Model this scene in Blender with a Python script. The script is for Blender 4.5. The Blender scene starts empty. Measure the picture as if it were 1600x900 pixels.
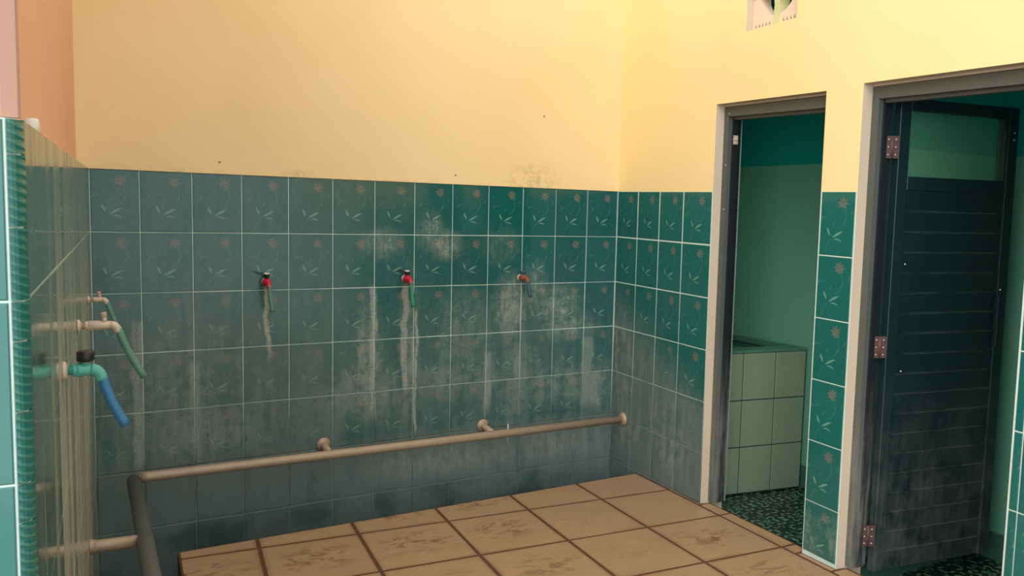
import bpy, bmesh, math, random
from mathutils import Vector, Matrix
random.seed(7)
S = bpy.context.scene
C = S.collection
ZS = 1.46                                   # tile top line of the back wall stands this high above the platform

# ------------------------------------------------------------------ camera
cam = bpy.data.cameras.new('camera'); co = bpy.data.objects.new('camera', cam); C.objects.link(co)
a, b, g = -0.5073, -0.0867, -0.0211
Rz = Matrix.Rotation(a, 3, 'Z'); Rx = Matrix.Rotation(b, 3, 'X'); Ry = Matrix.Rotation(g, 3, 'Y')
M = Rz @ Rx @ Ry
right, fwd, up = M.col[0], M.col[1], M.col[2]
m4 = Matrix(((right.x, up.x, -fwd.x, -2.6375), (right.y, up.y, -fwd.y, -3.5636), (right.z, up.z, -fwd.z, -0.1662 + ZS), (0, 0, 0, 1)))
co.matrix_world = m4
cam.sensor_width = 36; cam.lens = 1232.98 * 36 / 1600; cam.clip_start = 0.02
S.camera = co

# ------------------------------------------------------------------ light
S.view_settings.view_transform = 'Standard'; S.view_settings.look = 'None'
S.view_settings.exposure = 0.5; S.view_settings.gamma = 1.0
wd = bpy.data.worlds.new('overcast_sky'); S.world = wd; wd.use_nodes = True
wn = wd.node_tree; bgn = wn.nodes['Background']
bgn.inputs[0].default_value = (0.93, 0.98, 1.0, 1); bgn.inputs[1].default_value = 1.05
sun = bpy.data.lights.new('sun', 'SUN'); so = bpy.data.objects.new('sun', sun); C.objects.link(so)
sun.energy = 1.7; sun.angle = math.radians(60); sun.color = (1, .97, .9)
so.rotation_euler = Vector((0.95, 0.8, -0.55)).to_track_quat('-Z', 'Y').to_euler()

# ------------------------------------------------------------------ shader expressions
def rgb(r, g, b):
    f = lambda c: (c / 255 / 12.92) if c / 255 <= .04045 else ((c / 255 + .055) / 1.055) ** 2.4
    return (f(r), f(g), f(b), 1)
class E:
    nt = None
    def __init__(s, k): s.k = k
    @staticmethod
    def m(op, *a, clamp=False):
        n = E.nt.nodes.new('ShaderNodeMath'); n.operation = op; n.use_clamp = clamp
        for i, x in enumerate(a):
            if isinstance(x, E): E.nt.links.new(x.k, n.inputs[i])
            else: n.inputs[i].default_value = x
        return E(n.outputs[0])
    def __add__(s, o): return E.m('ADD', s, o)
    __radd__ = __add__
    def __sub__(s, o): return E.m('SUBTRACT', s, o)
    def __rsub__(s, o): return E.m('SUBTRACT', o, s)
    def __mul__(s, o): return E.m('MULTIPLY', s, o)
    __rmul__ = __mul__
    def __truediv__(s, o): return E.m('DIVIDE', s, o)
    def abs(s): return E.m('ABSOLUTE', s)
def clamp(x): return E.m('ADD', x, 0.0, clamp=True)
def mx(a, b): return E.m('MAXIMUM', a, b)
def sstep(x, lo, hi):
    n = E.nt.nodes.new('ShaderNodeMapRange'); n.interpolation_type = 'SMOOTHSTEP'; E.nt.links.new(x.k, n.inputs[0])
    if lo < hi: n.inputs[1].default_value, n.inputs[2].default_value = lo, hi
    else:
        n.inputs[1].default_value, n.inputs[2].default_value, n.inputs[3].default_value, n.inputs[4].default_value = hi, lo, 1, 0
    return E(n.outputs[0])
def vec(x, y, z=0.0):
    n = E.nt.nodes.new('ShaderNodeCombineXYZ')
    for i, v in enumerate((x, y, z)):
        if isinstance(v, E): E.nt.links.new(v.k, n.inputs[i])
        else: n.inputs[i].default_value = v
    return E(n.outputs[0])
def noise(v, scale, detail=4, rough=.55, dist=0):
    n = E.nt.nodes.new('ShaderNodeTexNoise'); E.nt.links.new(v.k, n.inputs['Vector'])
    n.inputs['Scale'].default_value = scale; n.inputs['Detail'].default_value = detail
    n.inputs['Roughness'].default_value = rough; n.inputs['Distortion'].default_value = dist
    return E(n.outputs[0])
def mixc(f, c1, c2):
    n = E.nt.nodes.new('ShaderNodeMix'); n.data_type = 'RGBA'
    for i, v in ((0, f), (6, c1), (7, c2)):
        if isinstance(v, E): E.nt.links.new(v.k, n.inputs[i])
        else: n.inputs[i].default_value = v
    return E(n.outputs[2])
def pos():
    n = E.nt.nodes.new('ShaderNodeNewGeometry'); s = E.nt.nodes.new('ShaderNodeSeparateXYZ'); E.nt.links.new(n.outputs['Position'], s.inputs[0])
    return E(n.outputs['Position']), E(s.outputs[0]), E(s.outputs[1]), E(s.outputs[2]) - ZS
def uv():
    n = E.nt.nodes.new('ShaderNodeUVMap'); s = E.nt.nodes.new('ShaderNodeSeparateXYZ'); E.nt.links.new(n.outputs[0], s.inputs[0])
    return E(s.outputs[0]), E(s.outputs[1])
def rnd():
    return E(E.nt.nodes.new('ShaderNodeObjectInfo').outputs['Random'])
def new(name):
    m = bpy.data.materials.new(name); m.use_nodes = True; E.nt = m.node_tree
    return m, m.node_tree.nodes['Principled BSDF']
def setp(p, **k):
    for key, v in k.items():
        i = p.inputs[{'col': 'Base Color', 'rough': 'Roughness', 'metal': 'Metallic', 'spec': 'Specular IOR Level', 'trans': 'Transmission Weight', 'coat': 'Coat Weight'}[key]]
        if isinstance(v, E): E.nt.links.new(v.k, i)
        else: i.default_value = v
def bump(p, h, strength=.3, dist=.002):
    n = E.nt.nodes.new('ShaderNodeBump'); n.inputs['Strength'].default_value = strength; n.inputs['Distance'].default_value = dist
    E.nt.links.new(h.k, n.inputs['Height']); E.nt.links.new(n.outputs[0], p.inputs['Normal'])
def simple(name, c, rough=.6, metal=0, nscale=30, amt=.15, bs=.1, spec=.5):
    m, p = new(name); P, x, y, z = pos(); n = noise(P, nscale)
    dark = tuple(v * (1 - amt) for v in c[:3]) + (1,); light = tuple(min(1, v * (1 + amt)) for v in c[:3]) + (1,)
    setp(p, col=mixc(n, dark, light), rough=rough, metal=metal, spec=spec)
    if bs: bump(p, n, bs)
    return m

def blobs(x, z, lst):
    tot = None
    for (bx, bz, rx, rz, w) in lst:
        d = E.m('SQRT', ((x - bx) / rx) * ((x - bx) / rx) + ((z - bz) / rz) * ((z - bz) / rz))
        t = sstep(d, 1.0, 0.15) * w
        tot = t if tot is None else mx(tot, t)
    return tot

# ------------------------------------------------------------------ tile print (flower, leaves, tendrils)
def tile_print():
    u, v = uv(); X, Y = u * .8, v
    def leaf(x0, y0, x1, y1, w, bend=0):
        L = math.hypot(x1 - x0, y1 - y0); c, s = (x1 - x0) / L, (y1 - y0) / L
        t = ((X - x0) * c + (Y - y0) * s) / L; d = (Y - y0) * c - (X - x0) * s
        q = t * (1 - t)
        if bend: d = d + q * bend
        h = q * (4 * w)
        return sstep(h - d.abs(), -.002, .007)
    def arc(cx, cy, R, wd, test):
        d = (E.m('SQRT', (X - cx) * (X - cx) + (Y - cy) * (Y - cy)) - R).abs()
        return sstep(d, wd, 0) * test
    lv = mx(leaf(.300, .30, .232, .445, .020), mx(leaf(.340, .268, .56, .388, .021, -.03), leaf(.365, .245, .55, .212, .013, -.11)))
    faint = mx(leaf(.08, .52, .15, .63, .014), leaf(.06, .72, .10, .80, .012))
    faint = mx(faint, leaf(.56, .50, .62, .60, .012)); faint = mx(faint, leaf(.34, .45, .40, .56, .010)); faint = mx(faint, leaf(.70, .62, .75, .74, .012))
    faint = mx(faint, arc(.40, .62, .21, .009, sstep(X, .42, .50)))
    faint = mx(faint, arc(.52, .02, .30, .009, sstep(X, .34, .30) * sstep(Y, .02, .06)))
    faint = mx(faint, arc(.18, .70, .11, .007, sstep(Y, .72, .66)))
    fx, fy = X - .53, Y - .835
    n_fl = noise(vec(X, Y, rnd() * 7.0), 26, 2)
    r = E.m('SQRT', fx * fx + fy * fy); th = E.m('ARCTAN2', fy, fx)
    pet = E.m('ABSOLUTE', E.m('COSINE', th * 4.0 + .4)) * .066 + (n_fl - .5) * .07 + .036
    fl = sstep(pet - r, -.004, .012)
    core = sstep(r, .022, .012)
    return lv, faint, fl, core

def tile_mat(name, kind):
    m, p = new(name); P, x, y, z = pos(); R = rnd()
    lv, faint, fl, core = tile_print()
    n1 = noise(P, 3.2, 5, .6); n2 = noise(P, 22, 6, .68); n3 = noise(P, 120, 3, .6)
    along = x if kind == 'back' else y
    streak = noise(vec(x * 9.0, y * 9.0, z * 1.2), 2.2, 6, .65, .35)
    fine = noise(vec(x * 60.0, y * 60.0, z * 7.0), 1.0, 4, .6)
    base = mixc(n2 * .5 + n3 * .25 + R * .3, rgb(14, 74, 70), rgb(24, 96, 92))
    if kind == 'right': base = mixc(n2 * .5 + n3 * .25 + R * .3, rgb(16, 84, 78), rgb(26, 108, 100))
    col = mixc(faint * .34, base, rgb(96, 150, 136))
    col = mixc(lv * (n3 * .3 + .36), col, rgb(140, 182, 165))
    col = mixc(fl * (n3 * .5 + .02), col, rgb(178, 130, 106))
    col = mixc(core * fl * .35, col, rgb(110, 60, 48))
    wet = clamp(sstep(n2 * .55 + streak * .45, .36, .66))
    if kind == 'back':
        film_haze = clamp(sstep(z, -.15, -1.25) * .62 + sstep(x, -.4, -2.2) * .34)  # grime film toward the bottom, plus haze over the left painted into the colour
        film_haze = clamp(film_haze * (wet * .5 + .55) * (sstep(n1, .25, .6) * .6 + .4) + sstep(z, -1.18, -1.3) * (wet * .3 + .5))
        broad = blobs(x, z, [(-.75, -.98, 1.05, .62, .8), (-1.35, -1.05, .6, .5, .6), (-2.35, -1.15, .5, .4, .55), (-.1, -1.1, .5, .45, .75)])
        film_haze = clamp(mx(film_haze, broad * (wet * .5 + .5) * (n1 * .6 + .65)))
        B = [(-1.23, -.36, .16, .07, 0), (-1.36, -.29, .15, .10, .65), (-1.12, -.24, .10, .14, .75), (-1.03, -.30, .12, .11, .8),
             (-.66, -.62, .15, .24, 1.0), (-.52, -.55, .12, .22, .75), (-.36, -.62, .20, .16, .95), (-.30, -.74, .26, .10, .85), (-.72, -.30, .16, .14, .35), (-.93, -.72, .25, .3, .38),
             (-1.43, -.85, .10, .4, .85), (-1.22, -.80, .07, .5, .7), (-1.44, -1.0, .3, .16, .55), (-.95, -.98, .4, .14, .4),
             (-1.0, -1.38, .6, .13, .65), (-.3, -1.05, .45, .16, .5), (-.3, -1.36, .5, .16, .5), (-2.15, -1.12, .35, .2, .5), (-2.3, -.95, .35, .45, .3), (-.62, -1.0, .12, .45, .5)]
        sc = blobs(x, z, B)
        drips = None
        for (dx, z0, z1, w, s) in [(-1.895, -.49, -.80, .014, .95), (-1.405, -.50, -1.12, .022, .85), (-1.245, -.50, -1.02, .024, .8), (-1.19, -.62, -1.22, .010, .95), (-.60, -.50, -.72, .010, .6), (-2.42, -.62, -1.25, .03, .6), (-2.2, -.8, -1.2, .03, .5), (-.79, -.85, -1.15, .03, .55), (-.17, -.8, -1.2, .05, .5), (-.12, -1.0, -1.2, .05, .5)]:
            wob = x + (noise(vec(z * 5.0, dx * 7.0, 0.0), 2.0, 3) - .5) * .05 - dx
            t = sstep(wob.abs(), w, w * .35) * sstep(z, z1 - .05, z1 + .06) * sstep(z, z0 + .02, z0 - .02) * s
            drips = t if drips is None else mx(drips, t)
        scale = clamp(mx(sc * sstep(n2 * .45 + fine * .25 + streak * .3 + n3 * .15, .40, .82) * (n3 * .5 + .8), drips * sstep(fine * .5 + n3 * .5, .25, .6)))
    elif kind == 'right':
        film_haze = clamp(sstep(z - y * .55, -.42, -.78) * 1.0 + sstep(z, -.9, -1.2) * .5 * sstep(y, -1.4, -.8))
        film_haze = clamp(film_haze * (wet * .5 + .7) + .04)
        scale = blobs(y, z, [(-.05, -.95, .25, .35, .6), (-.15, -1.3, .3, .2, .45), (-.55, -1.25, .3, .3, .4), (-1.55, -1.35, .3, .12, .35)]) * sstep(n2 * .5 + streak * .5, .45, .62)
    else:
        st = noise(vec(0.0, y * 3.2, z * .16), 2.4, 5, .6, .2)
        st2 = noise(vec(0.0, y * 9.0, z * .3), 2.0, 4, .6, .2)
        lo = sstep(z, .1, -.75)
        scale = clamp(sstep(st * .7 + st2 * .3, .36, .56) * (lo * .85 + .2) * sstep(y, -2.15, -1.8))
        film_haze = clamp(.35 + lo * .3)
    col = mixc(film_haze * .88, col, mixc(streak, *((rgb(82, 102, 102), rgb(124, 134, 130)) if kind != 'left' else (rgb(98, 128, 120), rgb(140, 148, 138)))))
    sccol = mixc(n3, rgb(146, 150, 142), rgb(190, 188, 176)) if kind != 'left' else rgb(184, 180, 162)
    col = mixc(scale * .88, col, sccol)
    if kind == 'back':      # dark clean lick of water low on the wall
        col = mixc(sstep(z, -1.44, -1.56) * sstep(n1, .55, .42) * .5, col, rgb(20, 62, 60))
    setp(p, col=col, rough=clamp(film_haze * .3 + scale * .4 + .10) if kind != 'left' else clamp(scale * .12 + sstep(st, .35, .65) * .16 + .05), spec=.5)
    h = (noise(P, 6, 2) * .8 + n3 * .05 + scale * .12) if kind != 'left' else (noise(vec(0.0, y * 9.0, z * .5), 1.6, 2) * .2 + scale * .02)
    bump(p, h, .25 if kind != 'left' else .15, .006)
    return m

def grout_mat():
    m, p = new('pale_grout'); P, x, y, z = pos()
    n = noise(P, 40, 5, .6); n2 = noise(P, 4, 4)
    d = clamp(sstep(z, -.75, -1.3) * .75 + sstep(n2, .45, .7) * .3 * sstep(z, -.3, -.7)) * sstep(y, -1.3, -.9)
    setp(p, col=mixc(d, mixc(n, rgb(186, 212, 204), rgb(222, 232, 224)), rgb(86, 98, 92)), rough=.8); bump(p, n, .4)
    return m

def plaster(name, c, dirt=False, tint=None):
    m, p = new(name); P, x, y, z = pos()
    n = noise(P, 1.1, 4); n2 = noise(P, 60, 4)
    c2 = tint or tuple(v * .93 for v in c[:3]) + (1,)
    col = mixc(sstep(n, .3, .7), c, c2)
    if dirt:
        B = blobs(x, z, [(-.55, .03, .22, .14, .55), (-1.75, .0, .12, .05, .5), (-2.3, .0, .5, .03, .3), (-1.2, .0, .5, .02, .3)]) * sstep(y, -.05, -.01) * sstep(noise(P, 26, 5, .7), .42, .62)
        col = mixc(B * .5, col, rgb(120, 92, 66))
    setp(p, col=col, rough=.75, spec=.25); bump(p, n2 + n * .6, .12)
    return m

def floor_tile_mat():
    m, p = new('beige_stone_print_tile'); P, x, y, z = pos(); R = rnd(); u, v = uv()
    sh = vec(x * 3.0 + R * 40.0, y * 6.0, R * 9.0)
    n = noise(sh, 1.2, 6, .65, .6); n2 = noise(P, 35, 6, .7, .3); n1 = noise(P, 2.3, 3)
    col = mixc(n, rgb(164, 130, 96), rgb(188, 154, 116))
    cx, cy = u - .5, v - .55
    mid = sstep(E.m('SQRT', cx * cx + cy * cy * 2.0), .62, .12)
    mud = clamp(sstep(noise(vec(x * 5.0, y * 10.0, R * 5.0), 1.8, 7, .72, 1.1), .48, .60) * (mid * .95 + .05) * sstep(n2, .25, .55) * sstep(R, .05, .7))
    eds = clamp(sstep((u - .5).abs(), .455, .5) + sstep((v - .5).abs(), .455, .5)) * sstep(n1, .35, .65)
    col = mixc(mud * .85, col, rgb(112, 72, 42)); col = mixc(eds * .45, col, rgb(134, 88, 52))
    setp(p, col=col, rough=clamp(.42 + mud * .3), spec=.4); bump(p, n2, .12, .001)
    return m

def pattern_floor_mat():
    m, p = new('dark_patterned_floor'); P, x, y, z = pos()
    fx = E.m('PINGPONG', x * 5.0, .5); fy = E.m('PINGPONG', y * 5.0, .5)
    r = E.m('SQRT', fx * fx + fy * fy); th = E.m('ARCTAN2', fy, fx)
    w = E.m('SINE', r * 26.0 + E.m('SINE', th * 8.0) * 2.2)
    w2 = E.m('SINE', fx * 30.0) * E.m('SINE', fy * 30.0)
    f = clamp(sstep(w + w2 * .8 + (noise(P, 40, 3) - .5) * 1.5, .35, .9))
    setp(p, col=mixc(f, rgb(20, 42, 36), rgb(112, 146, 120)), rough=.35)
    return m

def twotone_mat():
    m, p = new('teal_two_tone_wall'); P, x, y, z = pos(); n = noise(P, 5, 4)
    f = sstep(z + (y + .7) * -.02, .150, .156)
    col = mixc(f, mixc(n, rgb(104, 170, 146), rgb(116, 180, 156)), mixc(n, rgb(14, 150, 138), rgb(20, 162, 150)))
    base = sstep(z, -1.44, -1.452)
    setp(p, col=mixc(base * .7, col, rgb(30, 60, 54)), rough=.45); bump(p, n, .1)
    return m

def black_wood_mat(name='dark_painted_timber', frame=False, wear=False, board=False):
    m, p = new(name); P, x, y, z = pos()
    n = noise(vec(x * 30.0, y * 30.0, z * 1.6), 2.0, 5, .6); n2 = noise(P, 9, 5, .65)
    worn = clamp(sstep(z, -.65, -1.3) * (sstep(n2, .3, .7) * .5 + sstep(n, .4, .65) * (.9 if frame or wear else .25)))
    base = (mixc(n2, rgb(14, 34, 38), rgb(21, 43, 47)) if not wear else mixc(n2, rgb(20, 26, 32), rgb(32, 38, 44))) if not frame else mixc(n2, rgb(74, 80, 76), rgb(92, 96, 90))
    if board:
        # pale lines at the board joints: light caught on the bevels, painted in
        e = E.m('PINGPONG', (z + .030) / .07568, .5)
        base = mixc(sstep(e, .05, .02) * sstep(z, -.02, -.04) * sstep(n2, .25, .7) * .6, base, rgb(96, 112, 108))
    setp(p, col=mixc(worn * (.55 if frame or wear else .36), base, rgb(136, 136, 130)), rough=.42 if not frame else .5, spec=.5); bump(p, n, .15, .001)
    return m

MT = dict(back=tile_mat('green_floral_wall_tile', 'back'), right=tile_mat('green_floral_side_tile', 'right'), left=tile_mat('glossy_streaked_green_tile', 'left'),
          grout=grout_mat(), yellow=plaster('yellow_painted_plaster', rgb(238, 213, 162), True, rgb(234, 206, 152)),
          yellow_lit=plaster('lit_yellow_plaster', rgb(247, 224, 164), False, rgb(245, 218, 156)),  # same yellow paint, with the right wall's stronger light put into its colour
          orange=plaster('orange_painted_plaster', rgb(236, 176, 140)), pink=plaster('faded_pink_plaster', rgb(166, 130, 112), False, rgb(180, 142, 124)),
          reveal=plaster('pale_cement_paint', rgb(206, 190, 168)), floor=floor_tile_mat(), mortar=simple('brown_mortar', rgb(96, 62, 40), .9, 0, 60, .3),
          concrete=simple('wet_grey_concrete', rgb(78, 86, 82), .7, 0, 12, .25), patt=pattern_floor_mat(), twotone=twotone_mat(),
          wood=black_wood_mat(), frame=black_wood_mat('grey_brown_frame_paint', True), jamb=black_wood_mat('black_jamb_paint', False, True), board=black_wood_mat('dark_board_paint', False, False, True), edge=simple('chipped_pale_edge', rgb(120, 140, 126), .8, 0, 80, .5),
          pipe=simple('dull_cream_painted_steel', rgb(172, 150, 126), .42, .15, 14, .22, .1), greypipe=simple('dark_reflection_steel', rgb(96, 98, 90), .5, .1, 14, .2, .1), brass=simple('scaled_brass', rgb(206, 184, 166), .5, .15, 60, .2),  # greypipe: dark reflection along the side pipe put into the steel's colour
          red=simple('red_plastic', rgb(200, 32, 66), .35), black=simple('black_plastic', rgb(24, 26, 28), .4), white=simple('white_plastic', rgb(225, 225, 215), .4),
          green=simple('green_hose', rgb(52, 136, 108), .45), dgreen=simple('faded_green_hose', rgb(86, 134, 116), .5), aqua=simple('aqua_plastic', rgb(84, 172, 158), .4),
          blue=simple('blue_hose', rgb(48, 114, 160), .45), dblue=simple('navy_blue_hose', rgb(48, 84, 100), .5), rust=simple('rusty_brass', rgb(140, 86, 60), .7, .2, 90, .4),
          hinge=simple('brown_steel_hinge', rgb(92, 70, 66), .5, .3, 50, .2), screw=simple('bright_screw', rgb(225, 225, 220), .3, .3),
          ptile=simple('pale_green_glazed_tile', rgb(140, 158, 136), .28, 0, 5, .10, .05), dgrout=simple('dark_grout', rgb(34, 46, 38), .8),
          rim=simple('grey_green_rim', rgb(84, 132, 112), .4), cream=plaster('cream_cement_block', rgb(236, 212, 186)), pgreen=simple('pale_green_paint', rgb(206, 206, 150), .7),
          hub=simple('ochre_paint', rgb(236, 200, 128), .7), notch=simple('brown_relief_paint', rgb(176, 140, 112), .8), rooff=simple('white_soffit', rgb(205, 200, 188), .8, 0, 4, .06))
m, p = new('still_dark_water'); setp(p, col=rgb(10, 66, 60), rough=.04); MT['water'] = m
m, p = new('dusty_window_glass'); MT['glass'] = m
nt = m.node_tree; tr = nt.nodes.new('ShaderNodeBsdfTransparent'); tr.inputs[0].default_value = (.84, .97, .92, 1)
mxs = nt.nodes.new('ShaderNodeMixShader'); mxs.inputs[0].default_value = .12
setp(p, col=rgb(130, 168, 140), rough=.25)
nt.links.new(tr.outputs[0], mxs.inputs[1]); nt.links.new(p.outputs[0], mxs.inputs[2]); nt.links.new(mxs.outputs[0], nt.nodes['Material Output'].inputs[0])

# trim tile (rope border)
m, p = new('green_rope_border_tile'); P, x, y, z = pos(); MT['rope'] = m
w = E.m('SINE', z * 520.0 + x * 240.0 + noise(P, 30, 2) * 2.0)
setp(p, col=mixc(clamp(sstep(w, .25, .95) * .35), rgb(34, 100, 92), rgb(96, 150, 138)), rough=.2); bump(p, w, .25, .001)
m, p = new('bright_teal_front_tile'); P, x, y, z = pos(); MT['front'] = m
setp(p, col=mixc(noise(P, 5, 3), rgb(64, 118, 114), rgb(80, 130, 126)), rough=.15)

# ------------------------------------------------------------------ mesh helpers
def link(name, me, mat=None, parent=None, smooth=False):
    if mat is not None: me.materials.append(MT[mat] if isinstance(mat, str) else mat)
    o = bpy.data.objects.new(name, me); C.objects.link(o); o.parent = parent
    if smooth:
        for f in me.polygons: f.use_smooth = True
    return o
def mesh(name, verts, faces, mat=None, parent=None, smooth=False):
    me = bpy.data.meshes.new(name); me.from_pydata([tuple(v) for v in verts], [], faces); me.update()
    return link(name, me, mat, parent, smooth)
def tag(o, label=None, cat=None, group=None, kind=None):
    for k, v in (('label', label), ('category', cat), ('group', group), ('kind', kind)):
        if v: o[k] = v
    return o
def empty(name, loc=(0, 0, 0)):
    o = bpy.data.objects.new(name, None); o.location = loc; o.empty_display_size = .05; C.objects.link(o); return o
def adopt(o, root):
    o.parent = root; o.matrix_parent_inverse = Matrix.Translation(-Vector(root.location)); return o
HF = [(0, 3, 2, 1), (4, 5, 6, 7), (0, 1, 5, 4), (1, 2, 6, 5), (2, 3, 7, 6), (3, 0, 4, 7)]
def hexa(name, p8, mat, parent=None, bev=0):
    bm = bmesh.new(); vs = [bm.verts.new(v) for v in p8]
    for f in HF: bm.faces.new([vs[i] for i in f])
    bmesh.ops.recalc_face_normals(bm, faces=bm.faces)
    if bev: bmesh.ops.bevel(bm, geom=bm.edges[:], offset=bev, segments=2, affect='EDGES', profile=.6)
    me = bpy.data.meshes.new(name); bm.to_mesh(me); bm.free(); return link(name, me, mat, parent)
def box(name, x0, x1, y0, y1, z0, z1, mat, parent=None, bev=0):
    return hexa(name, [(x0, y0, z0), (x1, y0, z0), (x1, y1, z0), (x0, y1, z0), (x0, y0, z1), (x1, y0, z1), (x1, y1, z1), (x0, y1, z1)], mat, parent, bev)
def slab(name, q, nrm, th, mat, parent, uvq=((0, 0), (1, 0), (1, 1), (0, 1)), bev=.0018):
    """tile: q = 4 front corners anticlockwise seen from outside; nrm outward; body th thick behind the corners' plane"""
    q = [Vector(v) for v in q]; n = Vector(nrm).normalized(); c = sum(q, Vector()) / 4
    fr = []
    for i, v in enumerate(q):
        a_, b_ = (q[(i + 1) % 4] - v).normalized(), (q[i - 1] - v).normalized()
        fr.append(v + (a_ + b_) * bev)
    vs = [v - n * th for v in q] + [v - n * bev * .8 for v in q] + fr
    fs = [(8, 9, 10, 11)] + [(i, (i + 1) % 4, 4 + (i + 1) % 4, 4 + i) for i in range(4)] + [(4 + i, 4 + (i + 1) % 4, 8 + (i + 1) % 4, 8 + i) for i in range(4)]
    me = bpy.data.meshes.new(name); me.from_pydata([tuple(v) for v in vs], [], fs)
    ul = me.uv_layers.new(name='UVMap')
    for pl in me.polygons:
        for li in pl.loop_indices:
            vi = me.loops[li].vertex_index % 4; ul.data[li].uv = uvq[vi]
    me.update()
    return link(name, me, mat, parent)
def tube(name, pts, r, mat, parent=None, seg=16, caps=True):
    pts = [Vector(p) for p in pts]; n = len(pts); rr = r if isinstance(r, (list, tuple)) else [r] * n
    vs, fs = [], []; ref = None
    for i, p_ in enumerate(pts):
        d = (pts[min(i + 1, n - 1)] - pts[max(i - 1, 0)]).normalized()
        if ref is None: ref = d.orthogonal().normalized()
        ref = (ref - d * ref.dot(d)).normalized(); s = d.cross(ref)
        for k in range(seg):
            t = 2 * math.pi * k / seg; vs.append(p_ + (ref * math.cos(t) + s * math.sin(t)) * rr[i])
    for i in range(n - 1):
        for k in range(seg): fs.append((i * seg + k, i * seg + (k + 1) % seg, (i + 1) * seg + (k + 1) % seg, (i + 1) * seg + k))
    if caps: fs.append(tuple(range(seg))[::-1]); fs.append(tuple((n - 1) * seg + k for k in range(seg)))
    o = mesh(name, vs, fs, mat, parent)
    for f in o.data.polygons: f.use_smooth = len(f.vertices) == 4
    return o
def arcpts(p0, p1, p2, n=8):
    p0, p1, p2 = map(Vector, (p0, p1, p2))
    return [p0 * (1 - t) ** 2 + p1 * 2 * t * (1 - t) + p2 * t * t for t in [i / n for i in range(n + 1)]]
def ball(name, c, r, mat, parent=None):
    bm = bmesh.new(); bmesh.ops.create_icosphere(bm, subdivisions=1, radius=r)
    for v in bm.verts: v.co += Vector(c)
    me = bpy.data.meshes.new(name); bm.to_mesh(me); bm.free(); return link(name, me, mat, parent, True)

# ------------------------------------------------------------------ frames of reference
RY = -0.0912; _L = math.hypot(RY, 1)
RU = Vector((RY, -1, 0)) / _L; RD = Vector((1, RY, 0)) / _L        # along the right wall toward the viewer, and into the wall
def zr(s, z):                                                       # courses of the right wall sag slightly toward the viewer
    if z > .01: return z
    return -1 + (z + 1) * (1 - .036 * min(max(s, 0), 1.66) / 1.48)
def Rp(s, d, z): v = RU * s + RD * d; return Vector((v.x, v.y, z + ZS))
LU = Vector((-.0475, -1, 0)).normalized(); LN = Vector((1, -.0475, 0)).normalized()
def Lp(t, off, z): v = Vector((-2.581, 0, 0)) + LU * t + LN * off; return Vector((v.x, v.y, z + ZS))
def zl(t, z): k = t / 2.35; return z * (1 - .06 * k) - .05 * k
BOT = -1.86; TOP = 1.95
def zf(x, y): return -1.515 - .017 * x - .035 * y                   # platform surface (falls toward the corner)

# ------------------------------------------------------------------ floor
def fl_pt(k, j):
    x, y = -.024 - .393 * k - .045 * j, -.193 + .021 * k - .402 * j; return x, y
def edge_y(x): return -.29 + (x + .02) * .047
XL = -2.318
y_l, y_r = edge_y(XL), edge_y(.05)
wx_ = lambda y, d: RY * (-y) + d
pl = [(XL, y_l), (.03, y_r), (wx_(-.835, .02), -.835), (wx_(-.84, .052), -.84), (wx_(-1.48, .052), -1.48), (wx_(-1.485, .02), -1.485), (wx_(-1.65, .02), -1.65), (wx_(-1.66, .052), -1.66), (wx_(-2.28, .052), -2.28), (wx_(-2.29, .02), -2.29), (wx_(-5.2, .02), -5.2), (XL - .25, -5.2)]
floor = None
vs = [(x, y, zf(x, y) - .0035 + ZS) for x, y in pl] + [(x, y, BOT + ZS) for x, y in pl]; n = len(pl)
floor = mesh('floor', vs, [tuple(range(n))[::-1]] + [tuple(range(n, 2 * n))] + [(i, (i + 1) % n, n + (i + 1) % n, n + i) for i in range(n)], 'mortar')
tag(floor, kind='structure')
G = .0078
def poly_tile(poly, uvs):
    """one floor tile from a convex outline"""
    c = Vector((sum(p_[0] for p_ in poly) / len(poly), sum(p_[1] for p_ in poly) / len(poly)))
    def inset(P_, d):
        out = []
        for i in range(len(P_)):
            v = Vector(P_[i]); a_ = (Vector(P_[(i + 1) % len(P_)]) - v).normalized(); b_ = (Vector(P_[i - 1]) - v).normalized()
            s_ = abs(a_.cross(b_)); out.append(v + (a_ + b_) * (d / max(s_, .35)))
        return out
    i1 = inset(poly, G); i2 = inset(poly, G + .003); nn = len(poly); dz = random.uniform(-.0006, .0006)
    vs = [(v.x, v.y, zf(v.x, v.y) - .003 + ZS) for v in i1] + [(v.x, v.y, zf(v.x, v.y) - .0012 + dz + ZS) for v in i1] + [(v.x, v.y, zf(v.x, v.y) - .0004 + dz + ZS) for v in i2]
    fs = [tuple(range(2 * nn, 3 * nn))] + [(q * nn + i, q * nn + (i + 1) % nn, (q + 1) * nn + (i + 1) % nn, (q + 1) * nn + i) for q in (0, 1) for i in range(nn)]
    me = bpy.data.meshes.new('floor_tile'); me.from_pydata(vs, [], fs); ul = me.uv_layers.new(name='UVMap')
    for pg in me.polygons:
        for li in pg.loop_indices: ul.data[li].uv = uvs[me.loops[li].vertex_index % nn]
    me.update(); return link('floor_tile', me, 'floor', floor)
def clip(poly, f):
    out = []
    for i in range(len(poly)):
        p0, p1 = poly[i], poly[(i + 1) % len(poly)]; a0, a1 = f(p0), f(p1)
        if a0 >= 0: out.append(p0)
        if (a0 >= 0) != (a1 >= 0):
            t = a0 / (a0 - a1); out.append(tuple(p0[q] + (p1[q] - p0[q]) * t for q in range(4)))
    return out
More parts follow.
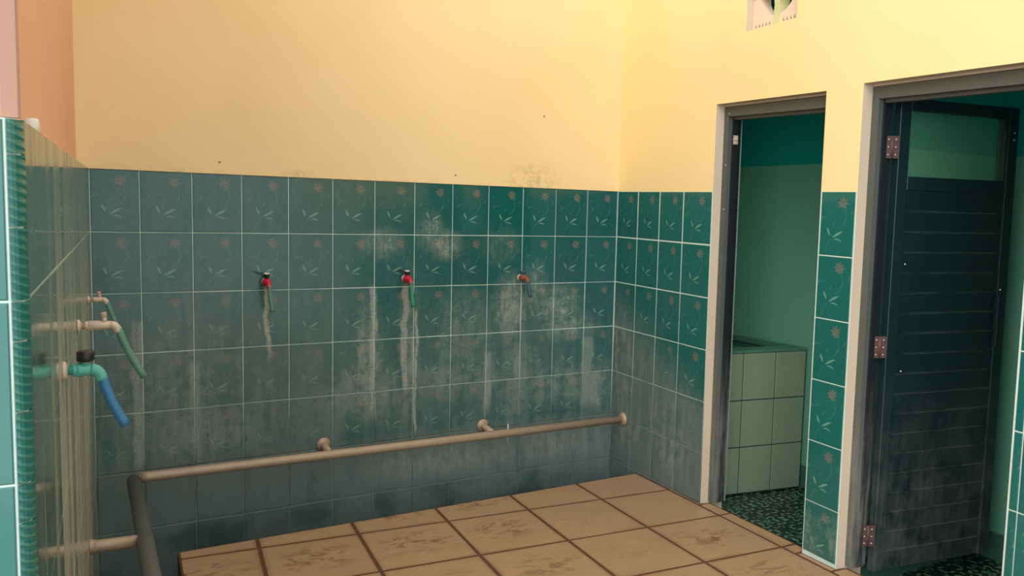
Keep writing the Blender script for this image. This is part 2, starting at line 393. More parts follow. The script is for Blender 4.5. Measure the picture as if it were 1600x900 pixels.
for j in range(0, 12):
    for k in range(0, 7):
        P4 = []
        for (kk, jj, u_, v_) in ((k, j, 1, 1), (k + 1, j, 0, 1), (k + 1, j + 1, 0, 0), (k, j + 1, 1, 0)):
            x, y = fl_pt(kk, jj); P4.append((x, y, u_, v_))
        P4 = P4[::-1]
        P4 = clip(P4, lambda q: q[0] - (XL - .055 * (y_l - q[1])))
        if len(P4) < 3: continue
        P4 = clip(P4, lambda q: edge_y(q[0]) - q[1])
        if len(P4) < 3: continue
        A_ = abs(sum(P4[i][0] * P4[(i + 1) % len(P4)][1] - P4[(i + 1) % len(P4)][0] * P4[i][1] for i in range(len(P4)))) / 2
        if A_ < .002: continue
        # drop duplicate points
        Q = [q for i, q in enumerate(P4) if (Vector(q[:2]) - Vector(P4[i - 1][:2])).length > .004]
        area = sum(Q[i][0] * Q[(i + 1) % len(Q)][1] - Q[(i + 1) % len(Q)][0] * Q[i][1] for i in range(len(Q)))
        if area < 0: Q = Q[::-1]
        poly_tile([q[:2] for q in Q], [q[2:] for q in Q])
# strips of tile along the right wall and into the doorway
def strip(j, s0):
    (x0, y0), (x1, y1) = fl_pt(0, j), fl_pt(0, j + 1)
    if j == 0: y0 = edge_y(x0)
    w0 = lambda y: (-y) * 0.0  # noqa
    def wx(y):
        base = RY * (-y) * -1 * -1          # x of the wall plane at this y
        d = .048 if (-1.475 < y < -.845) else (.045 if (-2.27 < y < -1.66) else 0.0)
        return base + d
    ys = [y0, y1] + [c for c in (-.845, -1.475, -1.66) if y1 < c < y0]; ys = sorted(ys, reverse=True)
    for q in range(len(ys) - 1):
        ya, yb = ys[q], ys[q + 1]; ym = (ya + yb) / 2; xa = x0 + (x1 - x0) * (ya - y0) / (y1 - y0); xb = x0 + (x1 - x0) * (yb - y0) / (y1 - y0)
        off = wx(ym) - RY * (-ym); X0, X1 = RY * (-ya) + off, RY * (-yb) + off
        if (X0 - xa) < .012 or (X1 - xb) < .012 or ya - yb < .02: continue
        poly_tile([(xa, ya), (xb, yb), (X1, yb), (X0, ya)], [(0, 1), (0, 0), (.1, 0), (.1, 1)])
for j in range(0, 6): strip(j, 0)
gr = box('floor_channel', -6, 3.2, -6.5, .3, BOT - .06 + ZS, BOT + ZS, 'concrete'); tag(gr, kind='structure')
# platform nosing: side faces toward the channel
ns = mesh('channel_side', [(XL, y_l - .0005 + .002, zf(XL, y_l) - .004 + ZS), (.04, y_r + .0015, zf(0, y_r) - .004 + ZS), (.04, y_r + .0015, BOT + ZS), (XL, y_l + .0015, BOT + ZS),
      (XL - .002, y_l, zf(XL, y_l) - .004 + ZS), (XL - .002 - .25, -5.2, zf(XL, -5.2) - .004 + ZS), (XL - .002 - .25, -5.2, BOT + ZS), (XL - .002, y_l, BOT + ZS)], [(0, 1, 2, 3), (4, 7, 6, 5)], 'concrete', floor)

# ------------------------------------------------------------------ back wall
wb = box('wall_back', -2.64, .3, -.003, .2, .0 + ZS, TOP + ZS, 'yellow'); tag(wb, kind='structure')
bk = box('tile_backing', -2.62, .12, .0035, .2, BOT + ZS, -.0005 + ZS, 'grout', wb)
for r in range(8):
    for c in range(13):
        x1, x0 = -c * .2, -(c + 1) * .2
        u0 = 0
        if c == 12: x0 = -2.579; u0 = .105
        z1, z0 = -r * .25, max(-(r + 1) * .25, BOT); v0 = 1 - (z1 - z0) / .25
        if z1 - z0 < .05: continue
        g_ = .0021; j1, j2, j3, j4 = [random.uniform(-.0009, .0009) for _ in range(4)]
        t_ = 0.0005 if r == 0 else g_
        slab('wall_tile', [(x0 + g_, j1, z0 + g_ + ZS), (x1 - g_, j1, z0 + g_ + j2 * .5 + ZS), (x1 - g_, j1, z1 - t_ + ZS), (x0 + g_, j1, z1 - t_ + j4 * .5 + ZS)], (0, -1, 0), .006, 'back', wb, ((u0, v0), (1, v0), (1, 1), (u0, 1)))
for (x, z) in ((-.99, .045), (-.49, .37), (-2.09, .05)):
    tube('nail', [(x, .004, z + ZS), (x, -.008, z + ZS)], .0035, 'rust', wb, 8)

# ------------------------------------------------------------------ right wall (one skin with the openings left out)
def ztop_door(s):
    if s < 1.56: return .3726 - .0454 * (s - .831)
    return .346 - .0415 * (s - 1.657)
SB = [0, .831, 1.009, 1.307, 1.483, 1.657, 2.285, 5.0]
def zrow(i, s):
    return [BOT, zr(s, 0) if s > 0 else 0.0, ztop_door(s), .6585 - .026 * (s - 1.0), .957 - .026 * (s - 1.0), TOP][i]
solid = {}
for i in range(7):
    for k in range(5):
        hole = (i in (1, 2, 3) and k in (0, 1)) or (i == 5 and k in (0, 1)) or (i == 2 and k == 3)
        solid[(i, k)] = not hole
bm = bmesh.new(); vc = {}
def RV(i, k, d):
    key = (i, k, d)
    if key not in vc: vc[key] = bm.verts.new(Rp(SB[i], d, zrow(k, SB[i])))
    return vc[key]
D0, D1 = 0.003, .13
for (i, k), s_ in solid.items():
    if not s_: continue
    mi = 1 if k == 0 else 0
    f = bm.faces.new([RV(i, k, 0), RV(i, k + 1, 0), RV(i + 1, k + 1, 0), RV(i + 1, k, 0)]); f.material_index = mi
    f = bm.faces.new([RV(i, k, 1), RV(i + 1, k, 1), RV(i + 1, k + 1, 1), RV(i, k + 1, 1)]); f.material_index = 3
    for (di, dk, e0, e1) in ((-1, 0, (i, k), (i, k + 1)), (1, 0, (i + 1, k + 1), (i + 1, k)), (0, -1, (i + 1, k), (i, k)), (0, 1, (i, k + 1), (i + 1, k + 1))):
        if not solid.get((i + di, k + dk), False):
            f = bm.faces.new([RV(*e0, 0), RV(*e0, 1), RV(*e1, 1), RV(*e1, 0)]); f.material_index = 2 if k < 3 or (di, dk) != (0, 0) else 0
for key, v in vc.items():
    if key[2] == 1: v.co = Rp(SB[key[0]], .13, zrow(key[1], SB[key[0]]))
    elif key[1] == 0: v.co = Rp(SB[key[0]], 0.0035, zrow(0, SB[key[0]]))
    else: v.co = Rp(SB[key[0]], 0.0, zrow(key[1], SB[key[0]]))
bmesh.ops.recalc_face_normals(bm, faces=bm.faces)
me = bpy.data.meshes.new('wall_right'); bm.to_mesh(me); bm.free()
wr = link('wall_right', me); tag(wr, kind='structure')
for k_ in ('yellow_lit', 'grout', 'reveal', 'twotone'): me.materials.append(MT[k_])
NR = -RD
def rtile(s0, s1, z0, z1, u0=0, u1=1, v0=0, off=.0):
    g_ = .0021; t_ = 0.0005 if z1 > -.01 else g_
    slab('wall_tile', [Rp(s0 + g_, off, zr(s0, z0) + g_), Rp(s1 - g_, off, zr(s1, z0) + g_), Rp(s1 - g_, off, zr(s1, z1) - t_), Rp(s0 + g_, off, zr(s0, z1) - t_)], NR, .006, 'right', wr, ((u0, v0), (u1, v0), (u1, 1), (u0, 1)))
cols = [(.0045, .21), (.21, .41), (.41, .61), (.61, .812), (.812, .829)]
for s0, s1 in cols[:4]:
    for r in range(7):
        z1, z0 = -r * .25, -(r + 1) * .25
        rtile(s0, s1 if s0 < .6 else .828, z0, z1)
for r in range(6):
    z1, z0 = -r * .25, -(r + 1) * .25
    v0 = 0
    if r == 5: z0 = -1.462; v0 = .15
    rtile(1.487, 1.653, z0, z1, 0.12, .95, v0, -.0012)
    rtile(2.29, 2.318, z0, z1, 0, .14, v0, -.0012)
    for c in range(6): rtile(2.318 + .2 * c, 2.518 + .2 * c, z0, z1, 0, 1, v0, -.0012)

# ------------------------------------------------------------------ left wall: low tiled ledge, orange wall behind, pink column
TE = 2.352
vs = [Lp(0, -.0035, 0 - .001), Lp(TE, -.0035, zl(TE, 0) - .001), Lp(TE, -.0035, BOT), Lp(0, -.0035, BOT), Lp(-.02, -.12, 0 - .001), Lp(TE, -.12, zl(TE, 0) - .001), Lp(TE, -.12, BOT), Lp(-.02, -.12, BOT)]
wl = hexa('wall_left', [vs[3], vs[2], vs[6], vs[7], vs[0], vs[1], vs[5], vs[4]], 'grout'); tag(wl, kind='structure')
for r in range(8):
    for c in range(12):
        t0, t1 = c * .2, min((c + 1) * .2, TE - .018)
        z1, z0 = -r * .25, max(-(r + 1) * .25, BOT)
        if z1 - z0 < .05: continue
        gz = .0025; gt = .0006; t_ = 0.0003 if r == 0 else gz; w_ = random.uniform(-.0004, .0004)
        slab('wall_tile', [Lp(t1 - gt, w_, zl(t1, z0) + gz), Lp(t0 + gt, w_, zl(t0, z0) + gz), Lp(t0 + gt, w_, zl(t0, z1) - t_), Lp(t1 - gt, w_, zl(t1, z1) - t_)], LN, .006, 'left', wl, ((0, 0), ((t1 - t0) / .2, 0), ((t1 - t0) / .2, 1), (0, 1)), .0008)
wo = hexa('wall_left_upper', [Lp(-.01, -.042, -.01), Lp(TE, -.042, -.06), Lp(TE, -.2, -.06), Lp(-.01, -.2, -.01), Lp(-.01, -.042, TOP), Lp(TE, -.042, TOP), Lp(TE, -.2, TOP), Lp(-.01, -.2, TOP)], 'orange'); tag(wo, kind='structure')
# column at the near end
cl = hexa('wall_left_column', [Lp(TE - .12, -.044, .0 - .05), Lp(TE, -.002, -.05), Lp(TE, -.4, -.05), Lp(TE - .12, -.4, -.05), Lp(TE - .12, -.044, TOP), Lp(TE, -.002, TOP), Lp(TE, -.4, TOP), Lp(TE - .12, -.4, TOP)], 'pink')
cl.data.clear_geometry()
cv = []
prof = [(TE - .10, -.0435), (TE - .004, -.0435), (TE - .004, -.0025), (TE + .0, -.001), (TE + .004, -.004), (TE + .004, -.022), (TE + .0015, -.024), (TE + .0015, -.4), (TE - .10, -.4)]
for z in (-.0495, TOP): cv += [tuple(Lp(t, o, z)) for t, o in prof]
n = len(prof)
cl.data.from_pydata(cv, [], [tuple(range(n))[::-1], tuple(range(n, 2 * n))] + [(i, (i + 1) % n, n + (i + 1) % n, n + i) for i in range(n)]); cl.data.update()
tag(cl, kind='structure')
pb = hexa('wall_left_pier', [Lp(TE, -.004, BOT), Lp(TE + .012, -.018, BOT), Lp(TE + .012, -.4, BOT), Lp(TE, -.4, BOT), Lp(TE, -.004, -.051), Lp(TE + .012, -.018, -.051), Lp(TE + .012, -.4, -.051), Lp(TE, -.4, -.051)], 'grout')
tag(pb, kind='structure')
# rounded rope border pieces
jz = [-.051, -.096, -.190, -.286, -.339, -.433, -.530, -.583, -.68, -.78, -.88, -.98, -1.08, -1.18, -1.28, -1.38, -1.48, -1.58, -1.68, -1.78, -1.86]
for i in range(len(jz) - 1):
    zt, zb = jz[i] - .0012, jz[i + 1] + .0012; vs = []; K = 6
    for z in (zb, zt):
        for q in range(K + 1):
            an = math.pi / 2 * q / K
            vs.append(Lp(TE - .016 + .030 * math.sin(an), -.0165 + .0175 * math.cos(an), z))
        vs.append(Lp(TE - .005, -.0165, z))
    nn = K + 2
    fs = [(q, q + 1, nn + q + 1, nn + q) for q in range(K + 1)] + [tuple(range(nn))[::-1], tuple(range(nn, 2 * nn)), (nn - 1, 0, nn, 2 * nn - 1)]
    mesh('border_tile', vs, fs, 'rope', pb)
for r in range(8):
    z1 = -.051 if r == 0 else -.286 - .2435 * (r - 1); z0 = -.286 - .2435 * r
    if z0 < BOT: z0 = BOT
    if z1 - z0 < .03: continue
    for c in range(2):
        o1, o0 = -.019 - .2 * c, -.019 - .2 * (c + 1)
        slab('wall_tile', [Lp(TE + .0145, o0 + .0015, z0 + .0018 + ZS * 0), Lp(TE + .0145, o1 - .0018, z0 + .0018), Lp(TE + .0145, o1 - .0018, z1 - .0018), Lp(TE + .0145, o0 + .0015, z1 - .0018)], LU, .008, 'front', pb)

# small white tub standing on the ledge
wt = empty('plastic_tub', Lp(1.98, -.021, zl(1.98, 0)))
c0 = Lp(1.98, -.0215, zl(1.98, 0) + .0002)
adopt(tube('body', [c0, c0 + Vector((0, 0, .026)), c0 + Vector((0, 0, .029))], [.0135, .0115, .010], 'white'), wt)
adopt(tube('base_rim', [c0, c0 + Vector((0, 0, .003))], .0142, 'white'), wt)
tag(wt, 'small white plastic tub standing on the tiled ledge at far left', 'tub')

# ------------------------------------------------------------------ cubicles behind the right wall
XB = .752
cr = box('wall_cubicle_rear', XB, XB + .12, -3.6, .2, -1.62 + ZS, 1.15 + ZS, 'twotone'); tag(cr, kind='structure')
cp = box('wall_cubicle_partition', -.018, XB, -1.64, -1.58, -1.62 + ZS, 1.15 + ZS, 'twotone'); tag(cp, kind='structure')
cs = box('wall_cubicle_far', .10, XB, .0, .10, -1.62 + ZS, 1.15 + ZS, 'twotone'); tag(cs, kind='structure')
cn = box('wall_cubicle_near', -.11, XB, -2.72, -2.62, -1.62 + ZS, 1.15 + ZS, 'twotone'); tag(cn, kind='structure')
cc = box('ceiling', .36, XB + .1, -3.6, .2, 1.15 + ZS, 1.2 + ZS, 'rooff'); tag(cc, kind='structure')  # ceiling stops short: gap added to let daylight brighten the cubicles
cf = hexa('floor_cubicle', [Rp(-.1, .056, -1.62), Rp(3.6, .056, -1.62), Rp(3.6, 1.1, -1.62), Rp(-.1, .9, -1.62), Rp(-.1, .056, -1.565), Rp(3.6, .056, -1.565), Rp(3.6, 1.1, -1.565), Rp(-.1, .9, -1.565)], 'patt'); tag(cf, kind='structure')

# water basin with pale tiles
F0 = Vector((.27, -.65, 0)); FU = Vector((1, -.16, 0)).normalized(); FN = Vector((-.16, -1, 0)).normalized()
def Fp(s, d, z): v = F0 + FU * s + FN * d; return Vector((v.x, v.y, z + ZS))
bs = empty('water_basin', Fp(.2, -.2, -1.56))
def bx(name, s0, s1, d0, d1, z0, z1, mat, bev=0):
    return adopt(hexa(name, [Fp(s0, d0, z0), Fp(s1, d0, z0), Fp(s1, d1, z0), Fp(s0, d1, z0), Fp(s0, d0, z1), Fp(s1, d0, z1), Fp(s1, d1, z1), Fp(s0, d1, z1)], mat, None, bev), bs)
bx('front_wall', -.14, .462, -.10, -.004, -1.562, -.822, 'dgrout')
bx('rim', -.14, .462, -.10, .0, -.822, -.808, 'rim', .002)
for s0, s1 in ((-.13, .070), (.070, .270), (.270, .461)):
    for r in range(3):
        z1 = -.822 - r * .2455; z0 = z1 - .2455
        g_ = .0026
        adopt(slab('basin_tile', [Fp(s0 + g_, 0, z0 + g_), Fp(s1 - g_, 0, z0 + g_), Fp(s1 - g_, 0, z1 - g_), Fp(s0 + g_, 0, z1 - g_)], FN, .005, 'ptile', None), bs)
wq = [Fp(-.14, -.095, 0), Fp(.455, -.095, 0), Vector((XB - .012, -.002, ZS)), Vector((.135, -.002, ZS))]
adopt(hexa('water', [v + Vector((0, 0, -.86)) for v in wq] + [v + Vector((0, 0, -.838)) for v in wq], 'water'), bs)
adopt(box('wall_rim', XB - .055, XB - .012, -.60, -.004, -.836 + ZS, -.812 + ZS, 'rim'), bs)
tag(bs, 'pale green tiled water basin seen through the narrow far doorway', 'basin')

# ------------------------------------------------------------------ doors
def rb(name, s0, s1, d0, d1, zb0, zt0, mat, parent, zb1=None, zt1=None, bev=0):
    zb1 = zb0 if zb1 is None else zb1; zt1 = zt0 if zt1 is None else zt1
    return hexa(name, [Rp(s0, d0, zb0), Rp(s1, d0, zb1), Rp(s1, d1, zb1), Rp(s0, d1, zb0), Rp(s0, d0, zt0), Rp(s1, d0, zt1), Rp(s1, d1, zt1), Rp(s0, d1, zt0)], mat, parent, bev)
def frame(name, sa, sb, fb):
    root = empty(name, Rp(sa, .08, fb)); tag(root, kind='structure')
    jam = adopt(rb('far_jamb', sa + .001, sa + .030, .045, .070, fb, ztop_door(sa) - .002, 'frame', None, None, None, .0015), root)
    rb('door_stop', sa + .001, sa + .036, .070, .100, fb, ztop_door(sa) - .003, 'jamb', jam, None, None, .0012)
    rb('rebate', sa + .001, sa + .024, .100, .124, fb, ztop_door(sa) - .004, 'jamb', jam)
    nj = adopt(rb('near_jamb', sb - .030, sb - .001, .045, .070, fb, ztop_door(sb) - .002, 'frame', None, None, None, .0015), root)
    rb('door_stop', sb - .036, sb - .001, .070, .100, fb, ztop_door(sb) - .003, 'wood', nj, None, None, .0012)
    ha, hb = ztop_door(sa), ztop_door(sb)
    adopt(rb('lit_soffit_strip', sa + .002, sb - .002, .0435, .060, ha - .009, ha - .0005, 'reveal', None, hb - .009, hb - .0005), root)  # added pale strip standing in for the lit soffit above the frame
    ha -= .008; hb -= .008
    hd = adopt(rb('head', sa + .030, sb - .030, .045, .070, ha - .047, ha - .002, 'frame', None, hb - .047, hb - .002, .0012), root)
    rb('door_stop', sa + .036, sb - .036, .070, .100, ha - .060, ha - .003, 'frame', hd, hb - .060, hb - .003, .0012)
    return root
zb = zf(.05, -.9)
d1 = frame('door_1', .831, 1.483, zb + .004)
_ce = rb('chipped_edge', .832, .8545, .124, .131, zb, ztop_door(.84) - .05, 'edge', None)
adopt(_ce, d1)
lp_ = adopt(rb('latch_plate', .8675, .8705, .072, .097, .195, .235, 'brass', None), d1)
for z in (.203, .228): adopt(ball('screw', Rp(.871, .084, z), .003, 'screw'), d1)
adopt(tube('latch_staple', arcpts(Rp(.868, .070, .215), Rp(.90, .08, .222), Rp(.868, .095, .215), 8), .0025, 'screw'), d1)
for (s, d, z) in ((.862, .0437, -.10), (.862, .0437, .10), (.872, .0437, .33)): adopt(ball('screw', Rp(s - .004, d, z), .003, 'screw'), d1)

zb2 = zf(.15, -1.9)
d2 = frame('door_2', 1.657, 2.285, zb2 + .003)
# open leaf
H = RU * 1.71 + RD * .10; an = math.radians(98.9); LD = Vector((math.sin(an), math.cos(an), 0)); LT = Vector((-LD.y, LD.x, 0))   # LT points to the far side
if LT.y < 0: LT = -LT
def Hp(d, t, z): v = H + LD * d + LT * t; return Vector((v.x, v.y, z + ZS))
leaf = adopt(hexa('door_leaf', [(0, 0, 0)] * 8, 'wood'), d2); leaf.data.clear_geometry()
D_A, D_B, ZB_, ZT_ = .031, .622, -1.468, .300
def lbox(bm, d0, d1, t0, t1, z0, z1, bev=.0015):
    b2 = bmesh.new(); vs = [b2.verts.new(Hp(*q)) for q in ((d0, t0, z0), (d1, t0, z0), (d1, t1, z0), (d0, t1, z0), (d0, t0, z1), (d1, t0, z1), (d1, t1, z1), (d0, t1, z1))]
    for f in HF: b2.faces.new([vs[i] for i in f])
    bmesh.ops.recalc_face_normals(b2, faces=b2.faces)
    if bev: bmesh.ops.bevel(b2, geom=b2.edges[:], offset=bev, segments=1, affect='EDGES')
    tmp = bpy.data.meshes.new('t'); b2.to_mesh(tmp); b2.free(); bm.from_mesh(tmp); bpy.data.meshes.remove(tmp)
def lpart(name, mat, *bxs, parent=None, bev=.0015):
    bm = bmesh.new()
    for q in bxs: lbox(bm, *q, bev)
    me = bpy.data.meshes.new(name); bm.to_mesh(me); bm.free(); o = link(name, me, mat, parent or leaf)
    o.matrix_parent_inverse = leaf.matrix_parent_inverse.inverted() @ leaf.matrix_parent_inverse if False else Matrix()
    return o
bm = bmesh.new()
lbox(bm, D_A, .080, 0, .030, ZB_, ZT_); lbox(bm, .572, D_B, 0, .030, ZB_, ZT_)
bm.to_mesh(leaf.data); bm.free()
leaf.matrix_parent_inverse = Matrix.Translation(-Vector(d2.location))
lpart('top_rail', 'wood', (.080, .572, 0, .030, .257, ZT_))
lpart('middle_rail', 'wood', (.080, .572, 0, .030, -.030, .020))
lpart('glass_pane', 'glass', (.081, .571, .012, .016, .019, .258), bev=0)
lpart('glazing_bead', 'wood', (.545, .571, .017, .027, .021, .256))
pitch = (-.030 - ZB_) / 19
for i in range(19):
    z1 = -.030 - i * pitch; z0 = z1 - pitch
    # shiplap board: lower edge stands proud
    q = [Hp(.0805, .011, z0 + .0008), Hp(.5715, .011, z0 + .0008), Hp(.5715, .022, z0 + .0008), Hp(.0805, .022, z0 + .0008), Hp(.0805, .003, z1 - .0015), Hp(.5715, .003, z1 - .0015), Hp(.5715, .022, z1 - .0015), Hp(.0805, .022, z1 - .0015)]
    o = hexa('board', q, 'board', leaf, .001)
# hinges bridge jamb and leaf edge
for zc, hh in ((.122, .040), (-.607, .040), (-1.325, .040)):
    J = Rp(1.657 + .037, .098, zc); K = Hp(.0300, .0, zc)
    A3, B3 = Rp(1.6935, .083, 0), Hp(.033, -.0012, 0)
    hg = None
    k0 = Rp(1.703, .106, zc)
    hg = adopt(tube('hinge', [k0 + Vector((0, 0, -hh)), k0 + Vector((0, 0, hh))], .0045, 'hinge', None, 10), d2)
    # leaf on the jamb side: thin plate from the stop face to the pin ; leaf on the door edge
    def plate(p, q, th=.0012):
        p, q = Vector((p.x, p.y, 0)), Vector((q.x, q.y, 0)); nrm = (q - p).cross(Vector((0, 0, 1))).normalized() * th
        v8 = []
        for z in (zc - hh, zc + hh):
            for w_ in (p - nrm, q - nrm, q + nrm, p + nrm): v8.append((w_.x, w_.y, z + ZS))
        o = hexa('hinge_plate', v8, 'hinge', hg); return o
    pj = Rp(1.6955, .087, 0); pk = Vector((k0.x, k0.y, 0))
    plate(pj, pk); pe = Hp(.0295, -.0005, 0); pd = Hp(.0295, .0285, 0)
    plate(pk, pe); plate(pe, Hp(.0295, .028, 0))
    for dz in (-hh * .68, 0, hh * .68):
        mid1 = pj.lerp(pk, .3); mid2 = pk.lerp(pe, .5)
        for mm in (mid1, mid2):
            b_ = ball('screw', (mm.x - .003, mm.y - .003, zc + dz + ZS), .0028, 'screw', hg)
    hg.data.update()
for (d, z) in ((.600, .205), (.600, .178), (.105, -.70), (.092, -.30), (.585, -.40)): o = ball('screw', Hp(d, -.001, z), .0035, 'screw', leaf)
o = lpart('pull_handle', 'wood', (.566, .574, -.012, 0, -.62, -.42))

# ------------------------------------------------------------------ ventilation block above the far door
vb = empty('ventilation_block', Rp(1.158, .06, .66)); sc0, zc0 = 1.158, .806
def Vp(u_, w_, d): return Rp(sc0 + u_, d, zc0 + w_ - .026 * (sc0 + u_ - 1.158))
N = 48; ro = .106; hs = .1475; vs = []; fs = []
for d in (.032, .085):
    for i in range(N):
        t = 2 * math.pi * i / N; c_, s_ = math.cos(t), math.sin(t); m_ = max(abs(c_), abs(s_))
        vs.append(Vp(c_ * ro, s_ * ro, d)); vs.append(Vp(c_ / m_ * hs, s_ / m_ * hs, d))
for i in range(N):
    j = (i + 1) % N; a0, a1, b0, b1 = 2 * i, 2 * i + 1, 2 * j, 2 * j + 1; o_ = 2 * N
    fs += [(a0, a1, b1, b0), (o_ + a0, o_ + b0, o_ + b1, o_ + a1), (a0, b0, o_ + b0, o_ + a0), (a1, o_ + a1, o_ + b1, b1)]
adopt(mesh('block_body', vs, fs, 'cream'), vb)
for k_ in range(4):
    t = math.pi / 2 * k_; pr = [(.035, .018), (.065, .014), (.10, .018), (.145, .020)]; vs = []
    for d in (.030, .082):
        for r_, w_ in pr: vs.append(Vp(r_ * math.cos(t) - w_ * math.sin(t), r_ * math.sin(t) + w_ * math.cos(t), d))
        for r_, w_ in pr[::-1]: vs.append(Vp(r_ * math.cos(t) + w_ * math.sin(t), r_ * math.sin(t) - w_ * math.cos(t), d))
    n = 8; adopt(mesh('spoke', vs, [tuple(range(n)), tuple(range(n, 2 * n))[::-1]] + [(i, (i + 1) % n, n + (i + 1) % n, n + i) for i in range(n)], 'pgreen'), vb)
vs = []; fs = []
for q, (d, r_) in enumerate(((.028, .030), (.033, .044), (.082, .044))):
    for i in range(24): t = 2 * math.pi * i / 24; vs.append(Vp(r_ * math.cos(t), r_ * math.sin(t), d))
fs = [tuple(range(24))] + [(q * 24 + i, q * 24 + (i + 1) % 24, (q + 1) * 24 + (i + 1) % 24, (q + 1) * 24 + i) for q in (0, 1) for i in range(24)]
adopt(mesh('hub', vs, fs, 'hub'), vb)
for q in list(range(-6, -1)) + list(range(2, 7)):
    u_ = q * .0205; vs = [Vp(u_ - .006, -.138, .0322), Vp(u_ + .006, -.138, .0322), Vp(u_, -.120, .0322), Vp(u_, -.132, .0275)]
    adopt(mesh('relief_tooth', vs, [(0, 1, 3), (1, 2, 3), (2, 0, 3), (0, 2, 1)], 'notch'), vb)
tag(vb, 'square pierced ventilation block set high in the yellow wall above the door', 'vent block')

# ------------------------------------------------------------------ foot rail of steel pipe
RZ = -1.248; YA = -.13
fr = empty('foot_rail', (-2.44, YA, RZ + ZS))
def P_(x, y, z): return Vector((x, y, z + ZS))
ra = .0205
pts = [P_(.012, YA - .005, RZ), P_(-1.2, YA, RZ + .004), P_(-2.40, YA, RZ + .012), P_(-2.425, YA, RZ + .012)]
adopt(tube('long_pipe', pts, ra, 'pipe', None, 24), fr)
el = [P_(-2.425, YA, RZ + .012)] + arcpts(P_(-2.425, YA, RZ + .012), P_(-2.450, YA, RZ + .012), P_(-2.452, YA - .03, RZ + .010), 8)[1:]
adopt(tube('elbow', el, [.0225 + .003 * i / len(el) for i in range(len(el))], 'greypipe', None, 24), fr)
adopt(tube('side_pipe', [P_(-2.452, YA - .028, RZ + .010), P_(-2.458, -.9, RZ + .012), P_(-2.475, -2.25, RZ + .012)], ra + .0055, 'greypipe', None, 24), fr)
adopt(tube('end_cap', [P_(-2.475, -2.25, RZ + .012), P_(-2.476, -2.275, RZ + .012)], .024, 'pipe', None, 24), fr)
def stub(p0, p1, r=.017, fl_r=.034):
    p0, p1 = Vector(p0), Vector(p1); d = (p1 - p0).normalized()
    o = adopt(tube('wall_stub', [p0, p0 + d * .02, p1], [r * 1.15, r, r], 'pipe', None, 20), fr)
    f = tube('flange', [p0, p0 + d * .006, p0 + d * .010, p0 + d * .018], [fl_r, fl_r, fl_r * .86, r * 1.1], 'pipe', o, 24); f.matrix_parent_inverse = Matrix()
for x in (-1.645, -.815): stub(P_(x, -.0005, RZ + .020), P_(x, YA + .01, RZ + .006))
e0 = Rp(.135, -.0005, RZ); f_ = adopt(tube('flange', [e0, e0 - RD * .006, e0 - RD * .012, e0 - RD * .02], [.038, .038, .032, .022], 'pipe', None, 28), fr)
stub(Lp(.775, .0005, RZ + .006), P_(-2.458, -.79, RZ + .006), .020, .026)
stub(Lp(1.95, .0005, RZ + .006), P_(-2.470, -1.95, RZ + .006), .020, .026)
adopt(tube('pipe_pin', [P_(-.735, YA, RZ - .042), P_(-.735, YA, RZ + .048)], .0028, 'screw', None, 8), fr)
tag(fr, 'cream steel pipe foot rail running low along the tiled wall', 'rail')

# ------------------------------------------------------------------ taps on the back wall
def back_tap(x, z, label, body, handle, hosem, rot, dropv, cap=True, lever=True):
    t = empty('water_tap', P_(x, 0, z)); n_ = t
    Y = lambda y, dx=0, dz=0: P_(x + dx, y, z + dz)
    adopt(tube('wall_flange', [Y(-.0005), Y(-.004), Y(-.007)], [.017, .016, .011], 'brass', None, 20), t)
    adopt(tube('body', [Y(-.004), Y(-.020), Y(-.022), Y(-.040), Y(-.044), Y(-.060), Y(-.066)], [.011, .011, .0165, .0185, .0165, .0145, .012], body, None, 20), t)
    sp = adopt(tube('spout', [Y(-.058)] + arcpts(Y(-.060), Y(-.082), Y(-.084, 0, -.022), 6), [.011] * 8, body, None, 16), t)
    adopt(tube('stem', [Y(-.034, 0, .012), Y(-.034, 0, .030)], .0095, handle, None, 14), t)
    hc = adopt(tube('handle', [Y(-.034, 0, .024), Y(-.034, 0, .028), Y(-.034, 0, .036)], [.0105, .014, .0135], handle, None, 16), t)
    if cap: c_ = tube('handle_cap', [Y(-.034, 0, .036), Y(-.034, 0, .041)], [.0135, .0115], 'white', hc, 16); c_.matrix_parent_inverse = Matrix()
    if lever: adopt(hexa('lever', [Y(-.030, -.008, .028), Y(-.038, -.008, .028), Y(-.036, -.046, .040), Y(-.028, -.046, .040), Y(-.030, -.008, .034), Y(-.038, -.008, .034), Y(-.036, -.046, .047), Y(-.028, -.046, .047)], handle, None, .001), t)
    e = Y(-.084, 0, -.010)
    hose = adopt(tube('hose', arcpts(e, e + Vector((dropv[0] * .3, dropv[1] * .3, dropv[2] * .5)), e + Vector(dropv), 8), .0098, hosem, None, 16), t)
    m_ = tube('hose_mouth', [e + Vector(dropv) * .985, e + Vector(dropv) * 1.004], .0072, 'black', hose, 12); m_.matrix_parent_inverse = Matrix()
    tag(t, label, 'tap'); return t
back_tap(-1.905, -.463, 'red tap with black lever and faded green hose, leftmost on the back wall', 'red', 'black', 'dgreen', 0, (.012, -.012, -.115), True, True)
back_tap(-1.250, -.460, 'red tap with black lever and bright green hose, middle of the back wall', 'red', 'black', 'green', 0, (.010, -.010, -.120), True, True)
back_tap(-.612, -.466, 'rusty brown tap with a thin navy hose above the white lime stain', 'rust', 'dblue', 'dblue', 0, (.012, -.012, -.085), False, False)

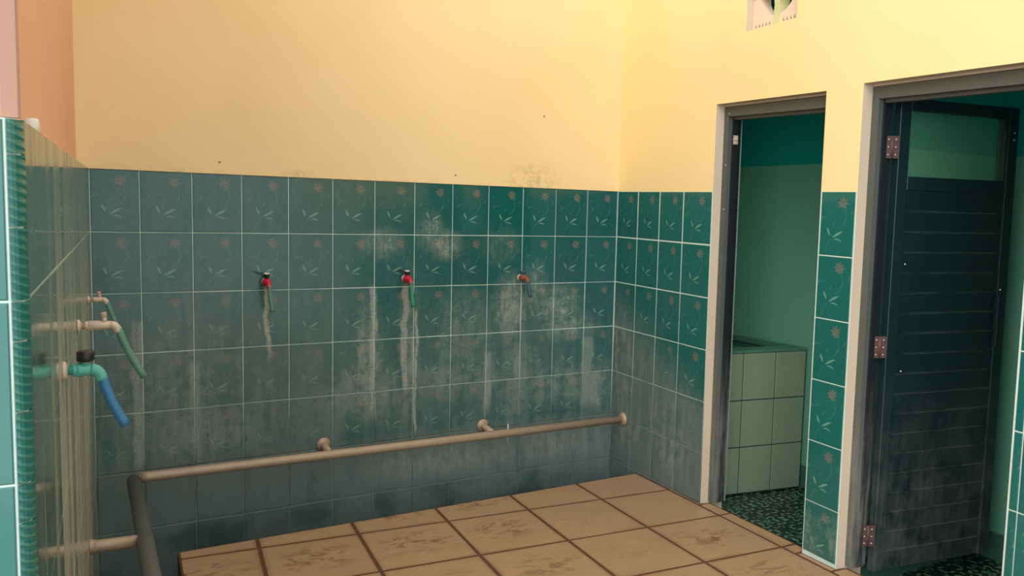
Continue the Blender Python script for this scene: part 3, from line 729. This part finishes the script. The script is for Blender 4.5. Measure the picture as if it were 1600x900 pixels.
# ------------------------------------------------------------------ taps on the left wall
def left_tap(t0, z, reach, r, label, bodym, handle, hosem, hs, hr, drop, big=False):
    root = empty('water_tap', Lp(t0, 0, z))
    Q = lambda off, dt=0, dz=0: Lp(t0 + dt, off, z + dz)
    adopt(tube('wall_flange', [Q(.0005), Q(.006), Q(.010)], [r * 1.7, r * 1.6, r * 1.05], 'brass', None, 20), root)
    adopt(tube('inlet', [Q(.004), Q(.018), Q(.019), Q(.026), Q(.027)], [r * .8, r * .8, r * 1.15, r * 1.15, r * .85], 'brass' if not big else 'aqua', None, 16), root)
    adopt(tube('body', [Q(.024), Q(.027), Q(reach * .62), Q(reach * .75), Q(reach)], [r * .9, r * 1.25, r * 1.25, r * 1.05, r], bodym, None, 20), root)
    adopt(tube('spout', arcpts(Q(reach - .002), Q(reach + r * 1.3), Q(reach + r * 1.6, 0, -r * 2.0), 6), r * 1.02, bodym, None, 16), root)
    st = reach * .8
    adopt(tube('stem', [Q(st, 0, r * .8), Q(st, 0, r * 1.9)], r * .6, bodym, None, 12), root)
    if big:
        adopt(tube('handle', [Q(st, 0, r * 1.5), Q(st, 0, r * 1.8), Q(st, 0, r * 3.2), Q(st, 0, r * 3.4)], [r * 1.3, r * 1.45, r * 1.4, r * 1.2], handle, None, 10), root)
    else:
        adopt(tube('handle', [Q(st, 0, r * 1.8), Q(st - .002, 0, r * 3.2)], [r * .55, r * .75], handle, None, 12), root)
        adopt(hexa('lever', [Q(st - .004, -.012, r * 2.9), Q(st + .004, -.012, r * 2.9), Q(st + .004, .012, r * 2.9), Q(st - .004, .012, r * 2.9), Q(st - .004, -.012, r * 3.3), Q(st + .004, -.012, r * 3.3), Q(st + .004, .012, r * 3.3), Q(st - .004, .012, r * 3.3)], handle, None, .0008), root)
    e = Q(reach + r * 1.6, 0, -r * 1.2)
    hose = adopt(tube('hose', arcpts(e, e + Vector((drop[0] * hs, drop[1] * hs, drop[2] * .5)), e + Vector(drop), 10), hr, hosem, None, 16), root)
    m_ = tube('hose_mouth', [e + Vector(drop) * .99, e + Vector(drop) * 1.003], hr * .72, 'black', hose, 12); m_.matrix_parent_inverse = Matrix()
    tag(root, label, 'tap')
left_tap(.46, -.476, .048, .0085, 'farthest brass tap on the left wall, its green hose passing behind the next tap', 'brass', 'brass', 'dgreen', .4, .0085, (.035, -.01, -.10))
left_tap(1.17, -.475, .082, .0105, 'scaled brass tap on the left wall with a long drooping faded green hose', 'brass', 'brass', 'dgreen', .35, .0098, (.062, -.012, -.135))
left_tap(1.765, -.488, .052, .0115, 'nearest tap on the left wall, aqua plastic with black knob and blue hose', 'aqua', 'black', 'blue', .25, .0100, (.042, -.012, -.105), True)
